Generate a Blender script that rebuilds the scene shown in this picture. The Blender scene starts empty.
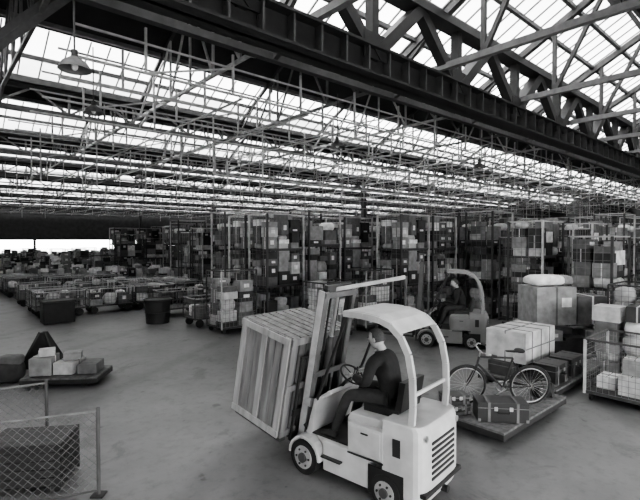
import bpy, math, random
from mathutils import Vector, Matrix, Euler
random.seed(7)
GA=math.radians(41.4)
CR,SR=math.cos(GA),math.sin(GA)
def W(s,a,z=0): return Vector((CR*s-SR*a, SR*s+CR*a, z))
def toS(x,y): return (CR*x+SR*y, -SR*x+CR*y)

# ---------------- materials
def mat(name,v,rough=0.6,metal=0.0,var=0.25,scale=6.0,bump=0.0,kind='noise'):
    m=bpy.data.materials.new(name); m.use_nodes=True
    nt=m.node_tree; b=nt.nodes['Principled BSDF']
    b.inputs['Roughness'].default_value=rough; b.inputs['Metallic'].default_value=metal
    tc=nt.nodes.new('ShaderNodeTexCoord')
    if kind=='wood':
        mp=nt.nodes.new('ShaderNodeMapping'); mp.inputs['Scale'].default_value=(1,1,0.12)
        nt.links.new(tc.outputs['Object'],mp.inputs['Vector']); src=mp.outputs['Vector']
    else: src=tc.outputs['Object']
    n=nt.nodes.new('ShaderNodeTexNoise'); n.inputs['Scale'].default_value=scale; n.inputs['Detail'].default_value=5
    nt.links.new(src,n.inputs['Vector'])
    r=nt.nodes.new('ShaderNodeValToRGB')
    lo,hi=v*(1-var),min(1,v*(1+var))
    r.color_ramp.elements[0].position=0.3; r.color_ramp.elements[1].position=0.7
    r.color_ramp.elements[0].color=(lo,lo,lo,1); r.color_ramp.elements[1].color=(hi,hi,hi,1)
    nt.links.new(n.outputs['Fac'],r.inputs['Fac']); nt.links.new(r.outputs['Color'],b.inputs['Base Color'])
    if bump>0:
        bp=nt.nodes.new('ShaderNodeBump'); bp.inputs['Strength'].default_value=bump
        nt.links.new(n.outputs['Fac'],bp.inputs['Height']); nt.links.new(bp.outputs['Normal'],b.inputs['Normal'])
    return m
M={}
M['steel']=mat('painted_steel_dark',0.02,0.6)
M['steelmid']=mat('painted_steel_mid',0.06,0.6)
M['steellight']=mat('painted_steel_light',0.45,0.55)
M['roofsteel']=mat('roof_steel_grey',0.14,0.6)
M['sheet']=mat('roof_sheet_dark',0.035,0.8,scale=1.5)
M['wire']=mat('galvanised_wire',0.2,0.5,0.3)
M['wirefence']=mat('fence_wire',0.12,0.5,0.2)
M['paint']=mat('truck_paint',0.48,0.45,var=0.22,scale=3)
M['paint2']=mat('truck_paint_dull',0.2,0.5,var=0.15,scale=3)
M['black']=mat('black_rubber',0.012,0.7)
M['seat']=mat('seat_vinyl',0.015,0.45)
M['hub']=mat('wheel_hub',0.32,0.5)
M['cloth']=mat('dark_serge',0.016,0.9,scale=20)
M['cloth2']=mat('dark_trousers',0.022,0.9,scale=20)
M['skin']=mat('skin',0.42,0.55,var=0.08,scale=10)
M['hair']=mat('hair_grey',0.06,0.8,scale=60)
M['white']=mat('shirt_white',0.7,0.8)
M['wood']=mat('crate_wood',0.19,0.75,var=0.35,scale=12,kind='wood',bump=0.2)
M['woodlt']=mat('crate_batten',0.32,0.75,var=0.25,scale=12,kind='wood')
M['wooddk']=mat('dark_timber',0.045,0.8,var=0.35,scale=12,kind='wood')
M['deck']=mat('trolley_deck',0.12,0.8,var=0.35,scale=12,kind='wood')
M['leather']=mat('trunk_black',0.014,0.4)
M['chrome']=mat('bright_metal',0.5,0.3,0.8)
M['g0']=mat('carton_a',0.045,0.85); M['g1']=mat('carton_b',0.13,0.85)
M['g2']=mat('carton_c',0.28,0.85); M['g3']=mat('carton_d',0.52,0.85); M['g4']=mat('paper_white',0.82,0.85)
M['tarp']=mat('pale_sacking',0.45,0.9,var=0.3,scale=4,bump=0.8)
G5=['g0','g0','g1','g1','g2','g2','g3','g4']

# ---------------- mesh builder
class MB:
    def __init__(s): s.v=[];s.f=[];s.mi=[];s.m=[];s.sm=[]; s.T=Matrix.Identity(4)
    def mid(s,k):
        if k not in s.m: s.m.append(k)
        return s.m.index(k)
    def add(s,vs,fs,k,smooth=False):
        o=len(s.v); s.v+= [tuple(s.T@Vector(v)) for v in vs]
        i=s.mid(k)
        for f in fs: s.f.append([o+j for j in f]); s.mi.append(i); s.sm.append(smooth)
    def box(s,c,d,k,rz=0,rot=None):
        x,y,z=d[0]/2,d[1]/2,d[2]/2
        vs=[Vector((sx*x,sy*y,sz*z)) for sz in(-1,1) for sy in(-1,1) for sx in(-1,1)]
        R=rot if rot is not None else Matrix.Rotation(rz,3,'Z')
        c=Vector(c); vs=[c+R@v for v in vs]
        s.add(vs,[(0,2,3,1),(4,5,7,6),(0,1,5,4),(2,6,7,3),(0,4,6,2),(1,3,7,5)],k)
    def bb(s,x0,x1,y0,y1,z0,z1,k): s.box(((x0+x1)/2,(y0+y1)/2,(z0+z1)/2),(x1-x0,y1-y0,z1-z0),k)
    def strut(s,p,q,w,k,h=None):
        p=Vector(p);q=Vector(q);h=h or w
        d=q-p; L=d.length
        if L<1e-6:return
        d/=L; up=Vector((0,0,1)) if abs(d.z)<0.99 else Vector((1,0,0))
        a=d.cross(up).normalized(); b=a.cross(d)
        s.box((p+q)/2,(L,w,h),k,rot=Matrix((d,a,b)).transposed())
    def cyl(s,p,q,r,k,n=12,r2=None,caps=True,smooth=True):
        p=Vector(p);q=Vector(q); d=(q-p).normalized(); r2=r if r2 is None else r2
        up=Vector((0,0,1)) if abs(d.z)<0.9 else Vector((1,0,0))
        a=d.cross(up).normalized(); b=d.cross(a)
        vs=[]
        for P_,rr in((p,r),(q,r2)):
            for i in range(n):
                t=2*math.pi*i/n; vs.append(P_+a*math.cos(t)*rr+b*math.sin(t)*rr)
        s.add(vs,[(i,(i+1)%n,n+(i+1)%n,n+i) for i in range(n)],k,smooth)
        if caps:
            s.add(vs[:n],[list(range(n))[::-1]],k); s.add(vs[n:],[list(range(n))],k)
    def tube(s,pts,r,k,n=8):
        for i in range(len(pts)-1): s.cyl(pts[i],pts[i+1],r,k,n)
    def prism(s,poly,y0,y1,k):
        n=len(poly)
        vs=[(x,y0,z) for x,z in poly]+[(x,y1,z) for x,z in poly]
        s.add(vs,[list(range(n))[::-1],list(range(n,2*n))]+[(i,(i+1)%n,n+(i+1)%n,n+i) for i in range(n)],k)
    def torus(s,c,R,r,k,axis='Y',n=32,m=8,arc=(0,2*math.pi)):
        c=Vector(c); vs=[]; full=abs(arc[1]-arc[0]-2*math.pi)<1e-4; N=n if full else n+1
        for i in range(N):
            t=arc[0]+(arc[1]-arc[0])*i/n
            if axis=='Y': d=Vector((math.cos(t),0,math.sin(t))); u=Vector((0,1,0))
            else: d=Vector((math.cos(t),math.sin(t),0)); u=Vector((0,0,1))
            for j in range(m):
                p=2*math.pi*j/m; vs.append(c+d*(R+r*math.cos(p))+u*r*math.sin(p))
        fs=[]
        for i in range(N if full else n):
            for j in range(m):
                i2=(i+1)%N; fs.append((i*m+j,i2*m+j,i2*m+(j+1)%m,i*m+(j+1)%m))
        s.add(vs,fs,k,True)
    def blob(s,c,d,k,n=14,m=9,noise=0.06,seed=0,fn=None,box=1.0):
        rr=random.Random(seed); c=Vector(c); ph=[rr.uniform(0,6) for _ in range(6)]
        vs=[];fs=[]
        for i in range(m+1):
            th=math.pi*i/m
            for j in range(n):
                p=2*math.pi*j/n
                x,y,z=math.sin(th)*math.cos(p),math.sin(th)*math.sin(p),math.cos(th)
                if box!=1.0:
                    x,y,z=[math.copysign(abs(q)**box,q) for q in(x,y,z)]
                q=1+noise*(math.sin(3*p+ph[0])*math.sin(2*th+ph[1])+0.6*math.sin(5*p+ph[2]+3*th))
                v=Vector((x*d[0]/2*q,y*d[1]/2*q,z*d[2]/2*q))
                if fn: v=fn(v)
                vs.append(c+v)
        for i in range(m):
            for j in range(n): fs.append((i*n+j,(i+1)*n+j,(i+1)*n+(j+1)%n,i*n+(j+1)%n))
        s.add(vs,fs,k,True)
    def mesh(s,name):
        me=bpy.data.meshes.new(name); me.from_pydata(s.v,[],s.f)
        for k in s.m: me.materials.append(M[k])
        me.polygons.foreach_set('material_index',s.mi); me.polygons.foreach_set('use_smooth',s.sm)
        me.update(); return me
    def obj(s,name,loc=(0,0,0),rz=0,parent=None,bevel=0):
        return place(s.mesh(name),name,loc,rz,parent,bevel)
def place(me,name,loc=(0,0,0),rz=0,parent=None,bevel=0,scale=None):
    o=bpy.data.objects.new(name,me); bpy.context.scene.collection.objects.link(o)
    o.location=loc; o.rotation_euler=(0,0,rz)
    if scale: o.scale=scale
    if parent: o.parent=parent
    if bevel:
        b=o.modifiers.new('Bevel','BEVEL'); b.width=bevel; b.segments=2; b.limit_method='ANGLE'
    return o
def empty(name,loc=(0,0,0),rz=0):
    o=bpy.data.objects.new(name,None); bpy.context.scene.collection.objects.link(o)
    o.location=loc;o.rotation_euler=(0,0,rz);o.empty_display_size=0.3; return o

# ---------------- floor / ground materials
def floor_mat(name,lo,hi,st=.72):
    m=bpy.data.materials.new(name); m.use_nodes=True; nt=m.node_tree; b=nt.nodes['Principled BSDF']
    b.inputs['Roughness'].default_value=0.5
    tc=nt.nodes.new('ShaderNodeTexCoord')
    def layer(scale,detail,p0,p1,c0,c1,dist=0,rough=.7):
        n1=nt.nodes.new('ShaderNodeTexNoise'); n1.inputs['Scale'].default_value=scale; n1.inputs['Detail'].default_value=detail; n1.inputs['Roughness'].default_value=rough
        n1.inputs['Distortion'].default_value=dist
        nt.links.new(tc.outputs['Object'],n1.inputs['Vector'])
        r=nt.nodes.new('ShaderNodeValToRGB'); r.color_ramp.elements[0].position=p0; r.color_ramp.elements[1].position=p1
        r.color_ramp.elements[0].color=(c0,c0,c0,1); r.color_ramp.elements[1].color=(c1,c1,c1,1)
        nt.links.new(n1.outputs['Fac'],r.inputs['Fac']); return r.outputs['Color']
    def ring(scale,p0,p1,c0,rot):
        # thin curved tyre marks from distorted wave bands
        q=nt.nodes.new('ShaderNodeMapping'); q.inputs['Rotation'].default_value=(0,0,rot); nt.links.new(tc.outputs['Object'],q.inputs['Vector'])
        wv=nt.nodes.new('ShaderNodeTexWave'); wv.inputs['Scale'].default_value=scale; wv.inputs['Distortion'].default_value=9; wv.inputs['Detail'].default_value=2; wv.inputs['Detail Scale'].default_value=.25
        nt.links.new(q.outputs[0],wv.inputs['Vector'])
        r=nt.nodes.new('ShaderNodeValToRGB'); r.color_ramp.elements[0].position=p0; r.color_ramp.elements[1].position=p1
        r.color_ramp.elements[0].color=(c0,c0,c0,1); r.color_ramp.elements[1].color=(1,1,1,1)
        nt.links.new(wv.outputs['Fac'],r.inputs['Fac']); return r.outputs['Color']
    def mul(a,c):
        mx=nt.nodes.new('ShaderNodeMix'); mx.data_type='RGBA'; mx.blend_type='MULTIPLY'; mx.inputs[0].default_value=1
        nt.links.new(a,mx.inputs[6]); nt.links.new(c,mx.inputs[7]); return mx.outputs[2]
    c=layer(.4,8,.34,.66,lo,hi)
    c=mul(c,layer(6,8,.3,.5,st,1))
    c=mul(c,layer(.9,8,.36,.43,.68,1,.5))
    c=mul(c,layer(3.2,3,.27,.31,.55,1,0,.5))
    c=mul(c,ring(.10,.0,.05,.82,.9)); 
    nt.links.new(c,b.inputs['Base Color'])
    return m
M['floor']=floor_mat('worn_concrete',0.11,0.18)
M['ground']=floor_mat('yard_ground',0.4,0.5,.9)
M['wall']=mat('wall_brick',0.07,0.85,scale=2)
# glass
gm=bpy.data.materials.new('roof_glass'); gm.use_nodes=True; nt=gm.node_tree; nt.nodes.clear()
o=nt.nodes.new('ShaderNodeOutputMaterial'); mx=nt.nodes.new('ShaderNodeMixShader')
t=nt.nodes.new('ShaderNodeBsdfTransparent'); tl=nt.nodes.new('ShaderNodeBsdfTranslucent')
tl.inputs['Color'].default_value=(.6,.6,.6,1); t.inputs['Color'].default_value=(.85,.85,.85,1)
n=nt.nodes.new('ShaderNodeTexNoise'); n.inputs['Scale'].default_value=1.2; n.inputs['Detail'].default_value=6
r=nt.nodes.new('ShaderNodeMapRange'); r.inputs[1].default_value=.3; r.inputs[2].default_value=.7; r.inputs[3].default_value=0.15; r.inputs[4].default_value=0.95
nt.links.new(n.outputs['Fac'],r.inputs[0]); nt.links.new(r.outputs[0],mx.inputs[0])
nt.links.new(t.outputs[0],mx.inputs[1]); nt.links.new(tl.outputs[0],mx.inputs[2]); nt.links.new(mx.outputs[0],o.inputs[0])
M['glass']=gm

S0,S1=-12,62; A0,A1=-7.5,75; SG=S1-.25; SA=S0+.3
b=MB(); b.bb(S0,S1,A0,A1+1,-0.2,0,'floor'); b.obj('floor',rz=GA)
b=MB(); b.bb(-80,160,-80,220,-0.5,-0.22,'ground'); b.obj('ground',rz=GA)
b=MB(); b.bb(S0,S1,A1+.5,A1+.9,0,0.7,'wall'); b.bb(S0,S1,A1+.5,A1+.9,3.0,9.6,'wall')
for s in range(S0,S1,12): b.bb(s-.15,s+.15,A1+.5,A1+.9,0.7,3.0,'wall')
b.obj('wall_far',rz=GA)
b=MB(); b.bb(S1,S1+.4,A0,A1+.5,0,9.6,'wall')
for a in range(0,70,8): b.bb(S1-.15,S1,a-.3,a+.3,0,9.6,'wall')
b.obj('wall_right',rz=GA)
b=MB(); b.bb(S0,S1,A0-.6,A0-.2,4.5,9.6,'wall'); b.bb(S0,S0+3,A0-.6,A0-.2,0,4.5,'wall'); b.bb(14,S1,A0-.6,A0-.2,0,4.5,'wall')  # unseen wall behind the camera, added to cut the flat horizontal light
b.obj('light_block_wall_near',rz=GA)
b=MB(); b.bb(S0-.4,S0,A0,A1,0,9.6,'wall'); b.obj('light_block_wall_left',rz=GA)  # unseen side wall, added so the light from above dominates

# ---------------- roof
P=7.5; ZV=7.5; ZR=9.5
roof=MB(); glass=MB(); bars=MB(); pur=MB()
def quad(mb,a0,z0,a1,z1,k,th=0.04):
    mb.add([(S0,a0,z0),(S1,a0,z0),(S1,a1,z1),(S0,a1,z1),(S0,a0,z0+th),(S1,a0,z0+th),(S1,a1,z1+th),(S0,a1,z1+th)],
       [(0,3,2,1),(4,5,6,7),(0,1,5,4),(2,3,7,6),(0,4,7,3),(1,2,6,5)],k)
for i in range(-1,10):
    a0=i*P; am=a0+P/2; a1=a0+P
    quad(roof,a0,ZV,am,ZR,'sheet')
    fr=1.0 if i<=0 else (0.44 if i<3 else .26)
    ga,gz=a1-P/2*fr, ZV+(ZR-ZV)*fr
    if fr<1: quad(roof,am,ZR,ga,gz,'sheet')
    quad(glass,ga,gz,a1,ZV,'glass',0.01)
    s=S0
    step=0.5 if i<3 else 1.24
    while s<S1:
        bars.strut((s,ga,gz-.02),(s,a1,ZV-.02),0.035,'roofsteel'); s+=step
    for f in ([0.2,.4,.6,.8] if fr==1 else [0.5]):
        bars.strut((S0,a1-(a1-ga)*f,ZV+(gz-ZV)*f-.06),(S1,a1-(a1-ga)*f,ZV+(gz-ZV)*f-.06),0.10,'steelmid')
    for f in(0.25,0.5,0.75,0.98):
        for sgn in(0,1):
            if sgn==1 and f<fr: continue
            aa=a0+P/2*f if sgn==0 else a1-P/2*f
            zz=ZV+2*f-.08
            pur.strut((S0,aa,zz),(S1,aa,zz),0.09,'roofsteel',0.12)
    pur.bb(S0,S1,a1-.2,a1+.2,ZV-.12,ZV+.05,'steelmid')
roof.obj('ceiling',rz=GA); glass.obj('window_1',rz=GA); bars.obj('skylight_glazing_bars',rz=GA); pur.obj('roof_purlins',rz=GA)

# valley girders
for i in range(0,11):
    a=i*P; g=MB(); k='steel'
    zb,zt=6.6,7.35
    g.bb(SA,SG,a-.08,a+.08,zb,zb+.14,'steelmid'); g.bb(SA,SG,a-.08,a+.08,zt-.1,zt,k)
    s=SA;j=0
    while s<SG-1.9:
        g.strut((s,a,zb+.1),(s+.94,a,zt-.05),0.06,'roofsteel'); g.strut((s+.94,a,zt-.05),(s+1.875,a,zb+.1),0.06,'roofsteel')
        g.strut((s+1.875,a,zb),(s+1.875,a,zt),0.07,'roofsteel'); s+=1.875
    g.obj('lattice_girder',rz=GA)
# main heavy girder
g=MB(); a=6.0
g.bb(SA,SG,a-.24,a+.24,6.15,6.2,'steel'); g.bb(SA,SG,a-.03,a+.03,6.15,6.7,'steel'); g.bb(SA,SG,a-.24,a+.24,6.68,6.73,'steel')
g.bb(SA,SG,a-.2,a+.2,7.95,8.12,'steel')
s=SA+.35
while s<SG-3.1:
    g.strut((s,a,6.6),(s+1.5,a,8.0),0.30,'steel',0.24); g.strut((s+1.5,a,8.0),(s+3.0,a,6.6),0.22,'steel',0.22)
    g.bb(s-.09,s+.09,a-.1,a+.1,6.5,8.05,'steel'); g.bb(s-.35,s+.35,a-.12,a-.10,6.5,7.0,'steel')
    for t in range(5): g.bb(s+.3+t*.6,s+.34+t*.6,a-.2,a-.03,6.2,6.68,'steelmid')
    s+=3.0
g.obj('main_plate_girder',rz=GA)
# trusses along L
def truss(s,n):
    g=MB()
    for i in range(-1,10):
        a0=i*P;am=a0+P/2;a1=a0+P
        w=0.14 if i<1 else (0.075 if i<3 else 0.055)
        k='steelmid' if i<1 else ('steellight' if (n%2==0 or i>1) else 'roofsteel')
        zb=7.0
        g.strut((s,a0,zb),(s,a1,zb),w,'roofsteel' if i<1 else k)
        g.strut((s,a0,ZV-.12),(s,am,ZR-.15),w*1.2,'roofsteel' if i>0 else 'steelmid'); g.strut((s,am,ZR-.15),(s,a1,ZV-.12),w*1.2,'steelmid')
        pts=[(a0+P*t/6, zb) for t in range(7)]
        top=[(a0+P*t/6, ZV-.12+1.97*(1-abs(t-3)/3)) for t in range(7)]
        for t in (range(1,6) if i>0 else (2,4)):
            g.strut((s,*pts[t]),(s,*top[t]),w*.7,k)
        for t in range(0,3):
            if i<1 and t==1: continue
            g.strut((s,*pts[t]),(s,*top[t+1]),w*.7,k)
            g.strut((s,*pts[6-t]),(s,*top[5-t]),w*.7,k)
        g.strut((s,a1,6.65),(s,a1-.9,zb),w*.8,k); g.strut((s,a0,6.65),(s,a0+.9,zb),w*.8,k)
    g.obj('roof_truss',rz=GA)
s=1.6-3.75*3; n=0
while s<S1-.5: truss(s,n); s+=3.75; n+=1
# suspended light tubular grid
g=MB()
for a in [8.6,9.9,11.5,13,15.4,16.8,18.8,20.6,24.3,28,34,41,50]:
    z=6.15; ww=.045 if a<22 else .035
    g.strut((2,a,z),(SG,a,z),ww,'steellight'); 
    if a<30: g.strut((2,a,z+.55),(SG,a,z+.55),ww*.8,'steellight')
    s=3.2
    while s<SG-2:
        g.strut((s,a,z),(s,a,7.0),ww,'steellight')
        if random.random()<.5: g.strut((s,a,z),(s+1.87,a,z+.55),ww*.8,'steellight')
        if random.random()<.3 and a>12: g.strut((s,a,z),(s,a,5.1),ww,'steellight')
        s+=1.875
for s in [5.3,7.2,9.1,11,12.8,14.7,16.6,20.3,24.1,27.8,32,36,45]:
    g.strut((s,8.6,6.1),(s,60,6.1),0.038,'steellight')
for a,s0,s1 in [(13,7,20),(20.6,5,30),(28,8,40),(16.8,9,40),(24.3,12,45),(15.4,15,30)]:
    g.strut((s0,a,5.1),(s1,a,5.1),0.045,'steellight')
    for s in range(int(s0),int(s1),3): g.strut((s,a,5.1),(s,a,6.15),.035,'steellight')
g.obj('suspended_conduit_frame',rz=GA)
g=MB()
p=toS(-4.3,8.0); q=toS(-6.1,8.0)
g.strut((p[0],p[1],7.45),(q[0],q[1],6.2),0.22,'roofsteel',0.16)
g.strut((q[0],q[1],6.2),(q[0]-1.6,q[1]-1.4,5.1),0.22,'roofsteel',0.16)
g.obj('roof_knee_brace',rz=GA)
cols=[]
for a in(22.5,45,67.5):
    for s in(24.1,46.6):
        g=MB(); g.bb(s-.15,s+.15,a-.02,a+.02,0,6.58,'steelmid'); g.bb(s-.15,s-.12,a-.13,a+.13,0,6.58,'steelmid'); g.bb(s+.12,s+.15,a-.13,a+.13,0,6.58,'steelmid')
        g.bb(s-.3,s+.3,a-.3,a+.3,0,.04,'steelmid'); g.obj('steel_column',rz=GA); cols.append((s,a))
# pendant lamps
lm=MB()
lm.cyl((0,0,.16),(0,0,1.45),.015,'steelmid',8); lm.cyl((0,0,.06),(0,0,.2),.05,'steelmid',12)
prof=[(.06,.1),(.10,.07),(.17,.02),(.215,-.05),(.23,-.09)]
for j in range(len(prof)-1): lm.cyl((0,0,prof[j][1]),(0,0,prof[j+1][1]),prof[j][0],'roofsteel',24,r2=prof[j+1][0],caps=False)
lm.cyl((0,0,.1),(0,0,.101),.06,'steelmid',24); lm.blob((0,0,-.03),(.1,.1,.14),'white',noise=0)
lme=lm.mesh('pendant_lamp')
for x,y,z in[(-3.65,6.75,5.62),(-5.3,10.6,6.05),(.5,13,5.75),(6,17,5.8),(-8,20,5.8),(2,24,5.8),(-3,30,5.8)]:
    place(lme,'pendant_lamp',(x,y,z),GA)

# ---------------- forklift
def skin(name,verts,edges,rad,k,parent,root=0,sub=2,loc=(0,0,0)):
    me=bpy.data.meshes.new(name); me.from_pydata(verts,edges,[]); me.materials.append(M[k])
    o=bpy.data.objects.new(name,me); bpy.context.scene.collection.objects.link(o); o.parent=parent; o.location=loc
    md=o.modifiers.new('Skin','SKIN'); md.use_smooth_shade=True
    if not me.skin_vertices:
        bpy.context.view_layer.objects.active=o
        bpy.ops.mesh.customdata_skin_add()
    for i,r in enumerate(rad):
        sv=me.skin_vertices[0].data[i]
        sv.radius=r if isinstance(r,tuple) else (r,r); sv.use_root=(i==root)
    ss=o.modifiers.new('Sub','SUBSURF'); ss.levels=sub; ss.render_levels=sub
    return o
def hand(parent,wr,dirv,side,name):
    d=Vector(dirv).normalized(); lat=d.cross(Vector((0,0,1))).normalized(); up=lat.cross(d)
    wr=Vector(wr); vs=[wr,wr+d*.045]; ed=[(0,1)]; rd=[(.026,.02),(.034,.018)]
    L=[.030,.036,.033,.025]
    for f in range(4):
        k0=wr+d*.085+lat*(.03-.02*f)
        p1=k0+d*L[f]+up*(-.012); p2=p1+d*(L[f]*.25)-up*L[f]*.85; p3=p2-d*L[f]*.7-up*L[f]*.35
        n=len(vs); vs+=[k0,p1,p2,p3]; ed+=[(1,n),(n,n+1),(n+1,n+2),(n+2,n+3)]; rd+=[.011,.0095,.0085,.0075]
    n=len(vs); t0=wr+d*.03+lat*side*.035-up*.01; t1=t0+d*.03+lat*side*.01-up*.025; t2=t1+d*.025-up*.015
    vs+=[t0,t1,t2]; ed+=[(0,n),(n,n+1),(n+1,n+2)]; rd+=[.013,.010,.008]
    skin(name,[tuple(v) for v in vs],ed,rd,'skin',parent,0,1)
def person(parent_loc,rz,name='seated_driver',turn=0.35):
    e=empty(name,parent_loc,rz)
    v=[(-.36,0,1.06),(-.37,0,1.2),(-.34,0,1.37),(-.26,0,1.52),(-.21,0,1.61),
       (-.26,.10,1.55),(-.22,.20,1.51),(-.19,.28,1.25),(.02,.19,1.27),(.075,.155,1.29),
       (-.26,-.10,1.55),(-.22,-.20,1.51),(-.17,-.27,1.26),(.03,-.19,1.28),(.075,-.165,1.295)]
    ed=[(0,1),(1,2),(2,3),(3,4),(3,5),(5,6),(6,7),(7,8),(8,9),(3,10),(10,11),(11,12),(12,13),(13,14)]
    rd=[(.19,.15),(.17,.14),(.18,.145),(.145,.12),(.062,.062),(.095,.09),.085,.065,.052,.04,(.095,.09),.085,.065,.052,.04]
    skin('jacket',v,ed,rd,'cloth',e,0)
    v=[(-.36,0,1.08),(-.32,.10,1.07),(-.10,.20,1.09),(.08,.28,1.07),(.16,.33,.82),(.24,.36,.60),
       (-.32,-.10,1.07),(-.10,-.135,1.10),(.12,-.15,1.09),(.23,-.15,.82),(.32,-.15,.60)]
    ed=[(0,1),(1,2),(2,3),(3,4),(4,5),(0,6),(6,7),(7,8),(8,9),(9,10)]
    rd=[.13,.11,.092,.078,.066,.054,.11,.092,.078,.066,.054]
    skin('trousers',v,ed,rd,'cloth2',e,0)
    for sy,x in((.36,.25),(-.15,.33)):
        skin('shoe',[(x-.06,sy,.565),(x,sy,.575),(x+.1,sy,.555),(x+.19,sy,.548)],[(0,1),(1,2),(2,3)],[.04,(.045,.05),(.046,.035),(.035,.025)],'black',e,1)
    hand(e,(.085,.153,1.292),(.9,-.28,-.05),-1,'hand_left'); hand(e,(.085,-.163,1.297),(.9,.28,-.05),1,'hand_right')
    h=MB()
    def face(v):
        x,y,z=v
        if z<0: f=1+z*1.6; y*=max(.62,f*1.0); x=x*(1+z*.5)+ (-z)*.06
        if x>0 and abs(z)<.05: x*=.97
        return Vector((x,y,z))
    h.blob((0,0,0),(.205,.165,.245),'skin',22,16,0,fn=face)
    h.cyl((-.05,0,-.16),(-.012,0,-.05),.055,'skin',14)
    h.add([(.092,-.006,.02),(.092,.006,.02),(.128,-.014,-.022),(.128,.014,-.022),(.094,-.02,-.034),(.094,.02,-.034)],[(0,1,3,2),(2,3,5,4),(0,2,4),(1,5,3)],'skin',True)
    for sy in(-1,1):
        h.blob((-.005,sy*.083,-.005),(.04,.02,.065),'skin',10,6,0)
        h.blob((.087,sy*.034,.015),(.022,.028,.016),'white',10,6,0); h.blob((.096,sy*.034,.015),(.008,.012,.012),'black',8,5,0)
        h.box((.095,sy*.034,.036),(.012,.035,.008),'hair')
    h.box((.095,0,-.062),(.01,.05,.007),'g0')
    def hairf(v):
        x,y,z=v
        if x>.02 and z<.075: x=.02; 
        if z<-.05: z=-.05; 
        return Vector((x,y,z))
    h.blob((-.008,0,.008),(.218,.178,.255),'hair',22,16,0.01,fn=hairf)
    ho=h.obj('head',(-.155,0,1.765),0,e); ho.rotation_euler=(0,.25,turn)
    c=MB(); c.torus((-.205,0,1.62),.054,.009,'white',axis='Z',n=20); c.obj('shirt_collar',parent=e)
    return e
def forklift(loc,rz,name,K='paint',load=True):
    e=empty(name,loc,rz)
    b=MB()
    for sy in(-1,1):
        b.prism([(.32,.13),(-.36,.13),(-.36,.5),(.32,.5)],sy*.40-.08,sy*.40+.08,K)
    b.prism([(.84,.2),(.84,.5),(-.2,.5),(-.2,.2)],-.32,.32,K)
    for sy in(-1,1):
        arc=[(.60+.27*math.cos(t),.22+.27*math.sin(t)) for t in [math.pi*i/10 for i in range(11)]]
        arc2=[(.60+.23*math.cos(t),.22+.23*math.sin(t)) for t in [math.pi*i/10 for i in range(10,-1,-1)]]
        b.prism(arc+arc2,sy*.44-.1,sy*.44+.1,K)
        b.prism([(.32,.5),(.34,.2),(.40,.4),(.50,.5)],sy*.36-.04,sy*.36+.04,K)
    b.prism([(.56,.48),(.66,.48),(.52,.96),(.46,.98)],-.42,.42,K)
    b.prism([(.46,.94),(.52,.96),(.38,1.06),(.32,1.03)],-.30,.30,K)
    b.prism([(-.02,.5),(-.02,.86),(-.06,.93),(-.98,.95),(-.98,.5)],-.42,.42,K)
    o=b.obj('body_panels',parent=e,bevel=.014)
    b=MB()
    pts=[]
    for i in range(13):
        t=-math.pi/2+math.pi*i/12
        pts.append((-.80-.26*abs(math.cos(t))**.45, .49*math.copysign(abs(math.sin(t))**.4,math.sin(t))))
    outline=[(-.55,-.49)]+pts+[(-.55,.49)]
    def ring(sc,z): return [(-.55+(x+.55)*sc,y*(.98 if sc<1 else 1),z) for x,y in outline]
    zs=[(.93,.14),(1,.22),(1,.84),(.98,.94),(.92,.99)]
    n=len(outline); vs=[]
    for sc,z in zs: vs+=ring(sc,z)
    fs=[]
    for k in range(len(zs)-1):
        for i in range(n): fs.append((k*n+i,k*n+(i+1)%n,(k+1)*n+(i+1)%n,(k+1)*n+i))
    fs.append(list(range(n))[::-1]); fs.append([(len(zs)-1)*n+i for i in range(n)])
    b.add(vs,fs,K,False)
    for j in range(7): b.box((-1.055,0,.40+j*.065),(.03,.56,.034),'black')
    b.box((-1.04,0,.27),(.08,.9,.05),'black')
    b.cyl((-1.0,0,.2),(-1.12,0,.2),.04,'steel')
    for sy in(-.38,.38): b.cyl((-1.0,sy,.87),(-1.055,sy,.87),.035,'chrome')
    b.obj('counterweight',parent=e,bevel=.01)
    b=MB()
    for sy in(-1,1):
        b.box((-.60,sy*.487,.27),(.46,.02,.32),'black')
        b.box((-.33,sy*.455,.68),(.48,.10,.34),K)
        b.box((-.33,sy*.508,.68),(.42,.008,.28),K)
        b.box((-.33,sy*.503,.49),(.5,.012,.02),'steel')
        b.box((-.33,sy*.515,.77),(.10,.012,.02),'steel')
        b.box((.12,sy*.42,.30),(.36,.02,.14),'hub')
        b.box((.16,sy*.49,.32),(.3,.1,.02),'steel')
        b.box((-.74,sy*.492,.72),(.10,.008,.2),'steel')
    b.box((.26,0,.51),(.6,.82,.02),'steel')
    b.box((-.38,0,.975),(.48,.5,.09),'seat'); b.prism([(-.64,1.0),(-.56,1.0),(-.62,1.36),(-.70,1.36)],-.23,.23,'seat')
    b.cyl((.46,0,.98),(.22,0,1.24),.025,'steel')
    SW=Vector((.22,0,1.24))
    for i in range(3):
        t=i*2*math.pi/3
        R=Matrix.Rotation(-.6,3,'Y')
        b.cyl(SW,SW+R@Vector((math.cos(t)*.16,math.sin(t)*.16,0)),.008,'black',6)
    T=MB(); T.torus((0,0,0),.165,.013,'black',axis='Z')
    R=Matrix.Rotation(-.6,3,'Y'); b.add([SW+R@Vector(v) for v in T.v],T.f,'black',True)
    for k in range(3):
        b.cyl((.40,-.2-k*.06,1.0),(.32,-.2-k*.06,1.24),.008,'steel',6); b.blob((.32,-.2-k*.06,1.25),(.035,.035,.035),'black',8,6,0)
    for sy in(-.33,.33):
        b.cyl((.62,sy,.86),(.70,sy,.86),.06,'hub',16)
    b.obj('cab_fittings',parent=e,bevel=.008)
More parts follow.
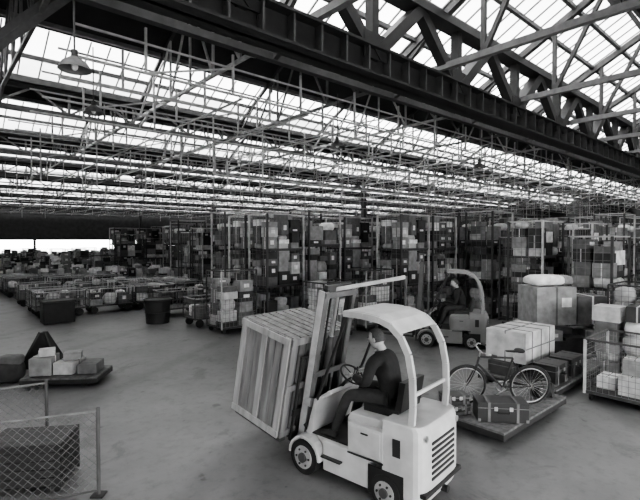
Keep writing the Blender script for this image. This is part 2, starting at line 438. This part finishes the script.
    for x,y,r,w in((.60,.45,.22,.17),(.60,-.45,.22,.17),(-.60,.44,.19,.14),(-.60,-.44,.19,.14)):
        b=MB(); b.cyl((0,-w/2,0),(0,w/2,0),r,'black',32,smooth=False); 
        sg=1 if y>0 else -1
        b.cyl((0,sg*w/2,0),(0,sg*(w/2+.012),0),r*.66,'hub',24); b.cyl((0,sg*w/2,0),(0,sg*(w/2+.035),0),r*.28,'steelmid',16)
        for j in range(6):
            t=j*math.pi/3; b.cyl((r*.47*math.cos(t),sg*w/2,r*.47*math.sin(t)),(r*.47*math.cos(t),sg*(w/2+.024),r*.47*math.sin(t)),.014,'steel',8)
        b.obj('wheel',(x,y,r),parent=e,bevel=.012)
    b=MB()
    path=[(-.88,.95),(-.90,1.2),(-.89,1.5),(-.84,1.75),(-.74,1.93),(-.61,2.04),(-.45,2.09),(-.25,2.11),(.0,2.11)]
    for sy in(-.41,.41):
        for j in range(len(path)-1):
            (x0,z0),(x1,z1)=path[j],path[j+1]
            b.strut((x0,sy,z0),(x1,sy,z1),.045,K,.075)
    for j in range(4,len(path)-1):
        (x0,z0),(x1,z1)=path[j],path[j+1]
        b.add([(x0,-.41,z0+.03),(x1,-.41,z1+.03),(x1,.41,z1+.03),(x0,.41,z0+.03),(x0,-.41,z0+.045),(x1,-.41,z1+.045),(x1,.41,z1+.045),(x0,.41,z0+.045)],
              [(0,1,2,3),(7,6,5,4),(0,4,5,1),(1,5,6,2),(2,6,7,3),(3,7,4,0)],K)
    b.box((.02,0,2.11),(.05,.87,.07),K); b.box((-.88,0,1.3),(.03,.82,.04),K)
    for sy in(-.41,.41): b.strut((.0,sy,2.08),(.48,sy*.98,.95),.03,'steel',.03)
    if load:
        b.strut((.46,.10,2.34),(-.33,-.41,2.52),.035,'steellight',.05); b.strut((-.33,-.41,2.52),(-.33,-.41,2.10),.03,'steelmid',.03)
    b.obj('overhead_guard',parent=e,bevel=.008)
    me_=bpy.data.objects.new('mast',None); bpy.context.scene.collection.objects.link(me_); me_.parent=e; me_.location=(.86,0,.22)
    me_.rotation_euler=(0,math.radians(-11 if load else -3),0)
    b=MB(); TOP=2.16; RL='roofsteel' if load else 'steelmid'
    for sy in(-.3,.3):
        s_=1 if sy>0 else -1
        b.bb(-.05,.05,sy-.012+s_*.03,sy+.012+s_*.03,-.1,TOP,'steellight' if load else 'steelmid'); b.bb(-.06,-.04,sy-.04,sy+.04,-.1,TOP,RL); b.bb(.04,.06,sy-.04,sy+.04,-.1,TOP,RL)
        b.bb(-.035,.035,sy-s_*.05-.02,sy-s_*.05+.02,0,TOP+.02,'steel')
    for z in(.0,1.0,TOP-.08): b.bb(-.08,-.05,-.34,.34,z,z+.07,RL)
    b.bb(-.03,.03,-.27,.27,TOP-.02,TOP+.07,'steelmid')
    b.cyl((0,0,0),(0,0,1.5),.045,'steelmid',16); b.cyl((0,0,1.5),(0,0,TOP-.02),.026,'chrome',12)
    for sy in(-.09,.09): b.bb(.03,.045,sy-.012,sy+.012,.2,TOP-.05,'black'); b.cyl((.02,sy-.015,TOP-.06),(.02,sy+.015,TOP-.06),.06,'steel',16)
    for sy in(-.34,.34): b.cyl((-.05,sy,.35),(-.42,sy*1.02,.12),.03,'steel',10)
    b.obj('mast_rails',parent=me_)
    b=MB()
    for z in(.08,.42): b.bb(.07,.11,-.46,.46,z,z+.09,'steel')
    for sy in(-.44,-.22,0,.22,.44): b.bb(.075,.1,sy-.015,sy+.015,.1,1.25,'steel')
    b.bb(.075,.1,-.46,.46,1.22,1.26,'steel')
    for sy in(-.26,.26): b.bb(.11,.15,sy-.05,sy+.05,.0,.5,'steel'); b.bb(.11,1.1,sy-.05,sy+.05,-.01,.03,'steel')
    b.obj('fork_carriage',parent=me_)
    if load:
        b=MB(); x0,x1,hw,z0,z1=.17,1.12,.60,.12,1.50
        b.bb(x0+.04,x1-.04,-hw+.04,hw-.04,z0+.02,z1-.02,'wooddk')  # core coloured dark: shade of the rear face painted into the gaps
        for sy in(-.5,0,.5): b.bb(x0,x1,sy-.05,sy+.05,z0-.085,z0,'wooddk')
        nb=7
        for j in range(nb):
            xx=x0+.02+(x1-x0-.04)*(j+.5)/nb; ww=(x1-x0-.04)/nb-.014
            for sy in(-1,1): b.box((xx,sy*(hw-.018),(z0+z1)/2),(ww,.03,z1-z0),'wood')
        nb=8
        for j in range(nb):
            yy=-hw+.03+(2*hw-.06)*(j+.5)/nb; ww=(2*hw-.06)/nb-.03
            for xx in(x0+.018,x1-.018): b.box((xx,yy,(z0+z1)/2),(.03,ww,z1-z0),'deck')  # end boards in a darker tone than the sides, shade put into colour
            b.box(((x0+x1)/2,yy,z1-.01),(x1-x0,ww,.025),'wood')
        for sy in(-1,1):
            y=sy*(hw+.012)
            for xx in(x0+.05,(x0+x1)/2,x1-.05): b.box((xx,y,(z0+z1)/2),(.09,.028,z1-z0),'woodlt')
            for zz in(z0+.05,z1-.05): b.box(((x0+x1)/2,y+sy*.01,zz),(x1-x0,.028,.09),'woodlt')
        for xx,sg in((x0-.012,-1),(x1+.012,1)):
            for yy in(-hw+.05,0,hw-.05): b.box((xx,yy,(z0+z1)/2),(.028,.09,z1-z0),'wood')  # end battens also darker than the side ones, as painted shade
            for zz in(z0+.05,(z0+z1)/2,z1-.05): b.box((xx+sg*.01,0,zz),(.028,2*hw,.09),'wood')
        b.obj('wooden_crate_load',parent=me_,bevel=.004)
    return e
HZ=math.atan2(.65,-.76)
FL=(.59,5.72,0)
forklift(FL,HZ,'forklift_truck')
person(FL,HZ,turn=.15)
forklift((3.7,12.9,0),math.radians(165),'forklift_truck',K='paint2',load=False)
person((3.7,12.9,0),math.radians(165),turn=.3)

# ---------------- goods builders
def parcels(b,x0,x1,y0,y1,z0,h,rr,nx=2,ny=2,sack=.12):
    for i in range(nx):
        for j in range(ny):
            cx=x0+(x1-x0)*(i+.5)/nx; cy=y0+(y1-y0)*(j+.5)/ny; w=(x1-x0)/nx; d=(y1-y0)/ny
            z=z0; top=z0+h*rr.uniform(.65,1.05)
            while z<top-.08:
                bh=min(rr.uniform(.14,.5),top-z+.1); k=rr.choice(G5)
                bw,bd=w*rr.uniform(.65,.98),d*rr.uniform(.7,.98)
                if rr.random()<sack:
                    b.blob((cx,cy,z+bh/2),(bw*1.05,bd*1.05,bh*1.1),rr.choice(['g3','g4','g2']),12,8,.08,rr.random(),box=.6)
                else:
                    ang=rr.uniform(-.13,.13)
                    b.box((cx,cy,z+bh/2),(bw,bd,bh),k,rz=ang)
                    if rr.random()<.5:
                        b.box((cx,cy,z+bh/2),(bw+.008,.03,bh+.008),rr.choice(['g4','g0','g3']),rz=ang)
                    if rr.random()<.3:
                        b.box((cx,cy,z+bh*.55),(bw*.4,bd+.01,bh*.35),'g4',rz=ang)
                z+=bh
def meshpanel(b,p,q,z0,z1,step,r,k='wire'):
    p=Vector(p);q=Vector(q);L=(q-p).length;n=max(1,int(L/step))
    for i in range(n+1):
        c=p.lerp(q,i/n); b.strut((c.x,c.y,z0),(c.x,c.y,z1),r,k)
    m=max(1,int((z1-z0)/step))
    for j in range(m+1):
        z=z0+(z1-z0)*j/m; b.strut((p.x,p.y,z),(q.x,q.y,z),r,k)
def cage(seed,w=1.3,d=1.0,h=1.9,fill=1.0,step=.13,wr=.008,k='wire'):
    rr=random.Random(seed); b=MB(); zb=.2
    b.bb(-w/2,w/2,-d/2,d/2,zb-.06,zb,'wooddk')
    for sx in(-1,1):
        for sy in(-1,1):
            b.bb(sx*w/2-.02,sx*w/2+.02,sy*d/2-.02,sy*d/2+.02,.14,h,'steellight' if rr.random()<.3 else 'steelmid')
            b.cyl((sx*(w/2-.12),sy*(d/2-.08)-.02,.08),(sx*(w/2-.12),sy*(d/2-.08)+.02,.08),.08,'black',12)
    c=[(-w/2,-d/2,0),(w/2,-d/2,0),(w/2,d/2,0),(-w/2,d/2,0)]
    for i in range(4):
        p,q=c[i],c[(i+1)%4]
        b.strut((p[0],p[1],h),(q[0],q[1],h),.035,'steelmid')
        top=h if i in(1,3,2) else h*.55
        meshpanel(b,p,q,zb,top,step,wr,k)
    if fill>0: parcels(b,-w/2+.04,w/2-.04,-d/2+.04,d/2-.04,zb,(h-zb)*fill,rr)
    return b.mesh('wire_cage')
def rack(seed,w=1.6,d=1.1,h=3.3,tiers=2):
    rr=random.Random(seed); b=MB()
    for sx in(-1,1):
        for sy in(-1,1): b.bb(sx*w/2-.03,sx*w/2+.03,sy*d/2-.03,sy*d/2+.03,0,h,'steellight' if rr.random()<.5 else 'steelmid')
    for t in range(tiers):
        zb=.15+(h-.1)*t/tiers; hh=(h-.1)/tiers
        b.bb(-w/2,w/2,-d/2,d/2,zb-.06,zb,'wooddk')
        for sy in(-1,1): b.strut((-w/2,sy*d/2,zb),(w/2,sy*d/2,zb),.05,'steelmid')
        parcels(b,-w/2+.06,w/2-.06,-d/2+.05,d/2-.05,zb,hh*rr.uniform(.65,.95),rr,3 if rr.random()<.7 else 2,2)
    c=[(-w/2,-d/2,0),(w/2,-d/2,0),(w/2,d/2,0),(-w/2,d/2,0)]
    for i in range(4):
        p,q=c[i],c[(i+1)%4]; b.strut((p[0],p[1],h),(q[0],q[1],h),.04,'steellight')
        if i in(1,2,3): meshpanel(b,p,q,.2,h,.22,.01)
    return b.mesh('storage_rack')
def pstack(seed,w=1.3,d=1.1,h=1.4,nx=2,ny=2):
    rr=random.Random(seed); b=MB()
    for sy in(-.45,0,.45): b.bb(-w/2,w/2,sy*d-.04,sy*d+.04,0,.09,'wooddk')
    for j in range(6):
        x=-w/2+w*(j+.5)/6; b.bb(x-w*.07,x+w*.07,-d/2,d/2,.09,.115,'deck')
    parcels(b,-w/2,w/2,-d/2,d/2,.115,h,rr,nx,ny,.15); return b.mesh('pallet_of_parcels')
def barrow(seed,fill=0):
    rr=random.Random(seed); b=MB(); w,d,h=1.7,.95,1.0
    b.bb(-w/2,w/2,-d/2,d/2,.28,.33,'wooddk')
    for sx in(-1,1):
        for sy in(-1,1):
            b.bb(sx*w/2-.018,sx*w/2+.018,sy*d/2-.018,sy*d/2+.018,.28,h,'steelmid')
            b.cyl((sx*(w/2-.2),sy*(d/2-.06)-.03,.14),(sx*(w/2-.2),sy*(d/2-.06)+.03,.14),.14,'black',14)
    c=[(-w/2,-d/2,0),(w/2,-d/2,0),(w/2,d/2,0),(-w/2,d/2,0)]
    for i in range(4):
        p,q=c[i],c[(i+1)%4]; b.strut((p[0],p[1],h),(q[0],q[1],h),.03,'steellight'); meshpanel(b,p,q,.33,h,.14,.010,'wire')
    if fill: parcels(b,-w/2+.05,w/2-.05,-d/2+.05,d/2-.05,.33,fill,rr,3,2,.3)
    return b.mesh('wire_mesh_barrow')
cages=[cage(i,fill=random.uniform(.7,1.05),h=random.choice([1.7,1.9,2.0])) for i in range(6)]
racks=[rack(20+i,h=[3.1,3.6,3.9,3.4,4.1][i],tiers=[2,3,3,2,3][i]) for i in range(5)]
stacks=[pstack(40+i,h=random.uniform(1.0,1.9)) for i in range(6)]
lowstacks=[pstack(80+i,h=random.uniform(.9,1.5),nx=3) for i in range(4)]
barrows=[barrow(60),barrow(61),barrow(62,.3),barrow(63,.5),barrow(64,.7)]
far=empty('distant_parcel_stacks')
keep=[(3.75,13.0,2.3),(6.1,11.7,1.9),(6.9,11.8,1.6),(-5.9,16.3,1.4),(-9.6,16.4,1.5),(8.2,13.2,1.6),(7.2,15,1.6)]
for s,a in [(11.6,2.9),(13.3,3.1),(12.9,1.4),(14.8,2.9)]:
    p=W(s,a); keep.append((p.x,p.y,1.6))
for s,a in cols:
    p=W(s,a); keep.append((p.x,p.y,1.3))
for si in range(0,40):
    for ai in range(0,44):
        s=4+si*1.85; a=6.2+ai*1.4
        if ai%5==4 or s>60: continue
        p=W(s,a); x,y=p.x,p.y
        if y<10: continue
        u=x/y
        if u<-.8 or u>.8 or y>62: continue
        if any((x-k[0])**2+(y-k[1])**2<k[2]**2 for k in keep): continue
        kind=None; r=random.random()
        if u<-.24:
            if 15.6<y<27 : kind='barrow' if r<.85 else None
            elif 27<=y<31: kind='low'
            elif 31<=y<34 and u>-.45: kind='cage'
            elif 31<=y: kind=('low' if r<.5 else ('stack' if r<.75 else 'cage')) if r<.95 else None
            if -.31<u<-.235 and y>22: kind='rack' if y<34 else 'cage'
            if u>-.47 and y>30 and y<40 and r<.35: kind='rack'
        elif u<.20:
            if y>13.5 and u>-.2: kind='cage' if y<15.0 else ('rack' if r<.8 else ('cage' if r<.85 else 'stack'))
            if u<-.2 and 13.2<y<14.8: kind='cage'
        elif u<.37:
            if y>17.5: kind='rack' if r<.8 else 'stack'
        else:
            if y>14.5: kind='rack' if r<.8 else ('cage' if r<.85 else 'stack')
            elif y>12.2: kind='stack' if r<.5 else 'cage'
        if y>40 and kind and r<.15: kind=None
        if not kind: continue
        me={'barrow':random.choice(barrows[:4] if y<20 else barrows[2:]),'cage':random.choice(cages),'rack':random.choice(racks),'stack':random.choice(stacks),'low':random.choice(lowstacks)}[kind]
        nm={'barrow':'wire_mesh_barrow','cage':'wire_cage_trolley','rack':'storage_rack','stack':'pallet_of_parcels','low':'pallet_of_parcels'}[kind]
        rz=GA+random.choice([0,math.pi])+random.uniform(-.03,.03)
        place(me,nm,(x,y,0),rz,far if y>22 else None)

# ---------------- foreground left: chain link fence
def fence(p,q,h,name):
    b=MB(); p=Vector(p);q=Vector(q);L=(q-p).length
    d=(q-p).normalized()
    def pt(t,z): return (p.x+d.x*t,p.y+d.y*t,z)
    b.cyl(pt(0,0),pt(0,h+.04),.022,'steelmid',10); b.cyl(pt(L,0),pt(L,h+.04),.022,'steelmid',10)
    b.cyl(pt(0,h),pt(L,h),.014,'roofsteel',8); b.cyl(pt(0,.06),pt(L,.06),.012,'steelmid',8)
    st=.095
    n=int((L+h)/st)
    for i in range(n+1):
        for sg in(0,1):
            t0=i*st; 
            a0,z0=(t0,.06) ; a1,z1=(t0-(h-.06),h)
            if a1<0: z1=.06+t0; a1=0
            if a0>L: z0=.06+(t0-L); a0=L
            if z0>=z1: continue
            if sg: a0,a1=L-a0,L-a1
            b.strut(pt(a0,z0),pt(a1,z1),.0045,'wirefence')
    for t in (0,L): 
        b.box(pt(t,.01),(.14,.14,.02),'steel')
    b.obj(name)
fence((-4.2,4.62,0),(-2.6,5.22,0),1.0,'chain_link_fence')
fence((-5.2,5.5,0),(-3.83,6.25,0),1.0,'chain_link_fence')
b=MB(); 
b.bb(-.42,.42,-.27,.27,.08,.56,'black')
for j in range(5):
    z=.11+j*.1
    for sy in(-1,1): b.box((0,sy*.28,z+.03),(.86,.02,.085),'steel')
    for sx in(-1,1): b.box((sx*.43,0,z+.03),(.02,.56,.085),'steel')
for sx in(-1,1):
    for sy in(-1,1): b.box((sx*.40,sy*.295,.3),(.07,.02,.56),'black')
for j in range(5): b.box((0,-.22+j*.11,.575),(.88,.1,.02),'steel')
for j in(-.35,.35): b.box((j,0,.04),(.08,.54,.08),'wooddk')
b.obj('slatted_crate',(-3.55,5.5,0),.15,bevel=.004)

def flat_trolley(L,Wd,z=.25,k='deck'):
    b=MB(); n=int(L/.14)
    for i in range(n):
        x=-L/2+L*(i+.5)/n; b.box((x,0,z-.02),(L/n-.012,Wd,.035),k)
    for sy in(-1,1): b.box((0,sy*(Wd/2-.03),z-.08),(L,.05,.09),'steel')
    for sx in(-1,1): b.box((sx*(L/2-.03),0,z-.08),(.05,Wd,.09),'steel')
    for sx in(-1,1):
        for sy in(-1,1): b.cyl((sx*(L/2-.3),sy*(Wd/2-.14)-.03,.08),(sx*(L/2-.3),sy*(Wd/2-.14)+.03,.08),.08,'black',16)
    return b
b=flat_trolley(1.5,.9,.2)
b.obj('flat_platform_trolley',(-5.35,9.5,0),.1)
b=MB()
b.box((-.45,-.05,.38),(.42,.5,.36),'g2',rz=.1); b.box((.02,.02,.33),(.4,.55,.25),'g3',rz=-.08); b.box((.46,0,.31),(.38,.5,.2),'g1',rz=.05)
b.box((-.45,-.05,.38),(.428,.04,.368),'g4',rz=.1); b.box((.02,.02,.33),(.408,.04,.258),'g1',rz=-.08); b.box((.08,.05,.54),(.34,.3,.15),'g2',rz=.3); b.box((-.42,0,.63),(.3,.3,.13),'g3',rz=.4)
b.obj('parcels_on_trolley',(-5.35,9.5,.005),.1,bevel=.01)
b=MB()
b.add([(-.42,-.3,0),(.42,-.3,0),(.42,.3,0),(-.42,.3,0),(-.05,-.1,.8),(.05,-.1,.8),(.05,.1,.8),(-.05,.1,.8)],[(0,1,5,4),(1,2,6,5),(2,3,7,6),(3,0,4,7),(4,5,6,7),(0,3,2,1)],'black')
for sx in(-1,1): b.strut((sx*.42,-.31,0),(sx*.05,-.11,.82),.04,'wooddk')
b.obj('pyramid_shaped_crate',(-6.6,10.7,0),.2)
b=MB(); b.blob((0,0,.2),(.7,.5,.42),'g0',seed=5,box=.6); b.blob((.05,.05,.42),(.5,.4,.25),'g1',seed=6,box=.6)
b.obj('mail_sacks',(-6.65,9.5,0),.3)
b=MB(); b.cyl((0,0,0),(0,0,.85),.40,'black',28,r2=.46); b.torus((0,0,.85),.46,.03,'steel',axis='Z'); b.torus((0,0,.4),.435,.015,'steel',axis='Z')
b.obj('dark_round_bin',(-5.9,16.3,0))
b=MB(); b.bb(-.5,.5,-.35,.35,0,.75,'black'); b.bb(-.54,.54,-.39,.39,.75,.82,'g0'); b.obj('dark_lidded_bin',(-9.6,16.4,0),GA,bevel=.02)

# ---------------- right trolleys
def on(s,a,z=0): return W(s,a,z)
flat_trolley(2.3,1.25,.25).obj('flat_platform_trolley',on(7.3,3.65),GA+math.pi)
flat_trolley(2.4,1.55,.25).obj('flat_platform_trolley',on(9.85,4.05),GA)
def trunk(name,L,D,H,loc,rz,k='leather'):
    b=MB(); b.bb(-L/2,L/2,-D/2,D/2,0,H*.72,k); b.bb(-L/2-.003,L/2+.003,-D/2-.003,D/2+.003,H*.73,H,k)
    for x in(-L*.28,L*.28): b.bb(x-.02,x+.02,-D/2-.008,D/2+.008,0,H+.008,'g1')
    for sx in(-1,1):
        for sy in(-1,1):
            for z in(.0,H-.05): b.box((sx*(L/2-.02),sy*(D/2-.02),z+.025),(.045,.045,.048),'roofsteel')
    for z in (H*.725,): b.bb(-L/2-.006,L/2+.006,-D/2-.006,D/2+.006,z-.006,z+.006,'roofsteel')
    for x in(-L*.15,L*.15): b.box((x,-D/2-.01,H*.7),(.05,.015,.06),'chrome')
    pts=[(-.09,-D/2,H*.5),(-.07,-D/2-.045,H*.5),(.07,-D/2-.045,H*.5),(.09,-D/2,H*.5)]
    b.tube(pts,.01,'black'); loc=Vector(loc)+Vector((0,0,.006)); return b.obj(name,loc,rz,bevel=.012)
trunk('suitcase',.74,.36,.29,(2.78,6.88,.25),-.12)
trunk('suitcase',.42,.28,.16,(2.13,7.1,.25),.35,'g0')
trunk('suitcase',.40,.26,.14,(2.13,7.1,.42),.1,'leather')
def holdall(loc,rz,k='leather',sc=1):
    b=MB(); b.blob((0,0,.14*sc),(.5*sc,.28*sc,.28*sc),k,18,10,.02,4,box=.55)
    for sy in(-.08,.08): b.tube([(-.1*sc,sy*sc,.25*sc),(-.08*sc,sy*sc*.5,.34*sc),(.08*sc,sy*sc*.5,.34*sc),(.1*sc,sy*sc,.25*sc)],.009,'black')
    for x in(-.12,.12): b.box((x*sc,0,.14*sc),(.025,.285*sc,.285*sc),'g0')
    b.obj('leather_holdall',loc,rz)
holdall(on(8.1,3.3,.255),.5,'leather',.9)
trunk('travel_trunk',.62,.42,.38,on(9.1,3.55,.25),GA)
trunk('travel_trunk',.70,.42,.38,on(9.9,3.55,.25),GA)
trunk('travel_trunk',.70,.5,.27,on(9.1,4.4,.25),GA,'g0')
trunk('travel_trunk',.70,.5,.27,on(9.9,4.4,.25),GA,'g0')
b=MB()
b.bb(-.70,.70,-.42,.42,0,.62,'tarp')
for x in(-.42,.0,.42): 
    b.bb(x-.012,x+.012,-.43,.43,-.0,.63,'g1')
b.bb(-.71,.71,-.012,.012,0,.63,'g1'); b.bb(-.71,.71,-.43,-.42,.29,.315,'g1')
for sx in(-1,1): b.prism([(sx*.70,.62),(sx*.72,.50),(sx*.705,.1)],-.38,.38,'tarp')
b.obj('sacking_wrapped_parcel',on(9.55,4.34,.535),GA,bevel=.035)
# bicycle
def bicycle(loc,rz):
    e=empty('bicycle',loc,rz); e.rotation_euler=(math.radians(-6),0,rz)
    R=.33
    for nm,x in(('rear_wheel',-.52),('front_wheel',.53)):
        b=MB(); b.torus((0,0,0),R-.015,.019,'black',n=40); b.torus((0,0,0),R-.04,.008,'chrome',n=40,m=6); b.cyl((0,-.04,0),(0,.04,0),.02,'chrome')
        for i in range(24):
            t=i*2*math.pi/24; b.cyl((0,.02*(-1)**i,0),((R-.04)*math.cos(t),0,(R-.04)*math.sin(t)),.0016,'chrome',4)
        b.torus((0,0,0),R+.012,.012,'black',n=18,arc=(.2,2.9)); b.obj(nm,(x,0,R),parent=e)
    b=MB(); bbk=(-.08,0,.29); st=(-.22,0,.80); hd=(.33,0,.82); hb=(.36,0,.70); ra=(-.52,0,R)
    for p,q in((bbk,st),(st,hd),(bbk,hb),(hd,hb)): b.cyl(p,q,.017,'black',10)
    for sy in(-.04,.04):
        b.cyl((ra[0],sy,ra[2]),(-.08,sy*.6,.29),.009,'black',8); b.cyl((ra[0],sy,ra[2]),(-.21,sy*.4,.76),.008,'black',8)
        b.cyl((.36,sy*.6,.68),(.46,sy,.45),.011,'black',8); b.cyl((.46,sy,.45),(.53,sy,R),.010,'black',8)
    b.cyl((-.22,0,.78),(-.245,0,.90),.012,'chrome'); b.cyl((.33,0,.82),(.315,0,.93),.012,'chrome')
    b.tube([(.16,-.27,.93),(.27,-.27,.96),(.34,-.18,.95),(.34,0,.93),(.34,.18,.95),(.27,.27,.96),(.16,.27,.93)],.011,'chrome')
    for sy in(-.27,.27): b.cyl((.14,sy,.925),(.23,sy,.95),.016,'black')
    b.prism([(-.38,.90),(-.36,.95),(-.22,.93),(-.10,.93),(-.10,.91),(-.24,.90)],-.02,.02,'black'); b.blob((-.32,0,.93),(.17,.2,.06),'black',noise=0)
    b.torus((-.08,-.05,.29),.09,.006,'chrome',n=24); b.cyl((-.08,-.09,.29),(-.08,.09,.29),.014,'chrome')
    for sg in(1,-1): b.cyl((-.08,sg*.08,.29),(-.08+sg*.13,sg*.08,.29-sg*.10),.009,'chrome',6); b.box((-.08+sg*.13,sg*.13,.29-sg*.10),(.08,.09,.02),'black')
    b.strut((-.08,-.05,.38),(-.52,-.05,.37),.006,'steel'); b.strut((-.08,-.05,.20),(-.52,-.05,.29),.006,'steel')
    b.obj('frame',parent=e)
bx0=Vector((2.42,7.50)); bx1=Vector((3.52,7.46)); mid=(bx0+bx1)/2
bicycle((mid.x,mid.y,.255),math.atan2(bx0.y-bx1.y,bx0.x-bx1.x))
def box_on(name,sz,loc,rz,k,band='g4'):
    b=MB(); b.bb(-sz[0]/2,sz[0]/2,-sz[1]/2,sz[1]/2,0,sz[2],k)
    b.bb(-.025,.025,-sz[1]/2-.003,sz[1]/2+.003,0,sz[2]+.003,band); b.box((sz[0]*.25,-sz[1]/2-.004,sz[2]*.6),(sz[0]*.25,.004,sz[2]*.25),'g4')
    b.box((0,0,sz[2]+.002),(sz[0],.012,.004),'g0'); return b.obj(name,loc,rz,bevel=.008)
place(cage(91,w=1.3,d=1.1,h=1.15,fill=.0,step=.1,wr=.006),'wire_cage_trolley',on(9.9,2.45),GA)
box_on('cardboard_box',(.5,.4,.35),on(9.65,2.3,.2),GA,'g3','g2'); box_on('cardboard_box',(.5,.42,.42),on(10.25,2.35,.2),GA+.05,'g2')
box_on('cardboard_box',(.4,.35,.28),on(9.7,2.3,.555),GA+.1,'g2'); box_on('cardboard_box',(.45,.3,.22),on(9.8,2.75,.2),GA,'g4','g2')
flat_trolley(1.4,.8,.16,'woodlt').obj('flat_platform_trolley',on(9.5,1.35),GA)
box_on('cardboard_box',(.42,.36,.3),on(9.5,1.35,.16),GA+.1,'g3')
b=MB()
for sy in(-.45,0,.45): b.bb(-1.2,1.2,sy-.05,sy+.05,0,.1,'wooddk')
b.bb(-1.2,1.2,-.55,.55,.1,.14,'wood')
rr=random.Random(12); parcels(b,-1.2,1.2,-.55,.55,.14,.6,rr,4,2,0)
b.obj('pallet_of_parcels',(6.1,11.7,0),.1)
box_on('large_cardboard_box',(1.05,.9,.95),(5.9,11.7,.86),.1,'g2','g1')
box_on('large_cardboard_box',(.8,.8,.7),(6.95,11.85,.86),.05,'g1')
b=MB(); b.blob((0,0,.13),(1.0,.6,.28),'g4',seed=9,box=.6); b.blob((.5,.1,.12),(.7,.5,.25),'g2',seed=10,box=.6); b.obj('mail_sacks',(5.85,11.7,1.83),.2)
for i,(s,a) in enumerate([(11.6,2.9),(13.3,3.1),(12.9,1.4),(14.8,2.9)]):
    place(stacks[i%6] if i%2==0 else cages[i%6],'pallet_of_parcels' if i%2==0 else 'wire_cage_trolley',on(s,a),GA)
for i,(x,y) in enumerate([(8.2,13.2),(7.2,15)]): place(racks[i],'storage_rack',(x,y,0),GA)

# ---------------- light & world
w=bpy.data.worlds.new('World'); bpy.context.scene.world=w; w.use_nodes=True
bg=w.node_tree.nodes['Background']; bg.inputs[0].default_value=(1,1,1,1); bg.inputs[1].default_value=11.0
sun=bpy.data.lights.new('sun','SUN'); sun.energy=9.0; sun.angle=math.radians(15)
so=bpy.data.objects.new('sun',sun); bpy.context.scene.collection.objects.link(so); so.rotation_euler=(math.radians(35),math.radians(-25),0)
try: bpy.context.scene.view_settings.look='AgX - Medium High Contrast'
except Exception as ex: print(ex)
# camera
cam=bpy.data.cameras.new('camera'); co=bpy.data.objects.new('camera',cam); bpy.context.scene.collection.objects.link(co)
co.location=(0,0,3); co.rotation_euler=(math.radians(90-1.27),0,0); cam.lens=25.3; cam.sensor_width=36; cam.clip_end=500
bpy.context.scene.camera=co
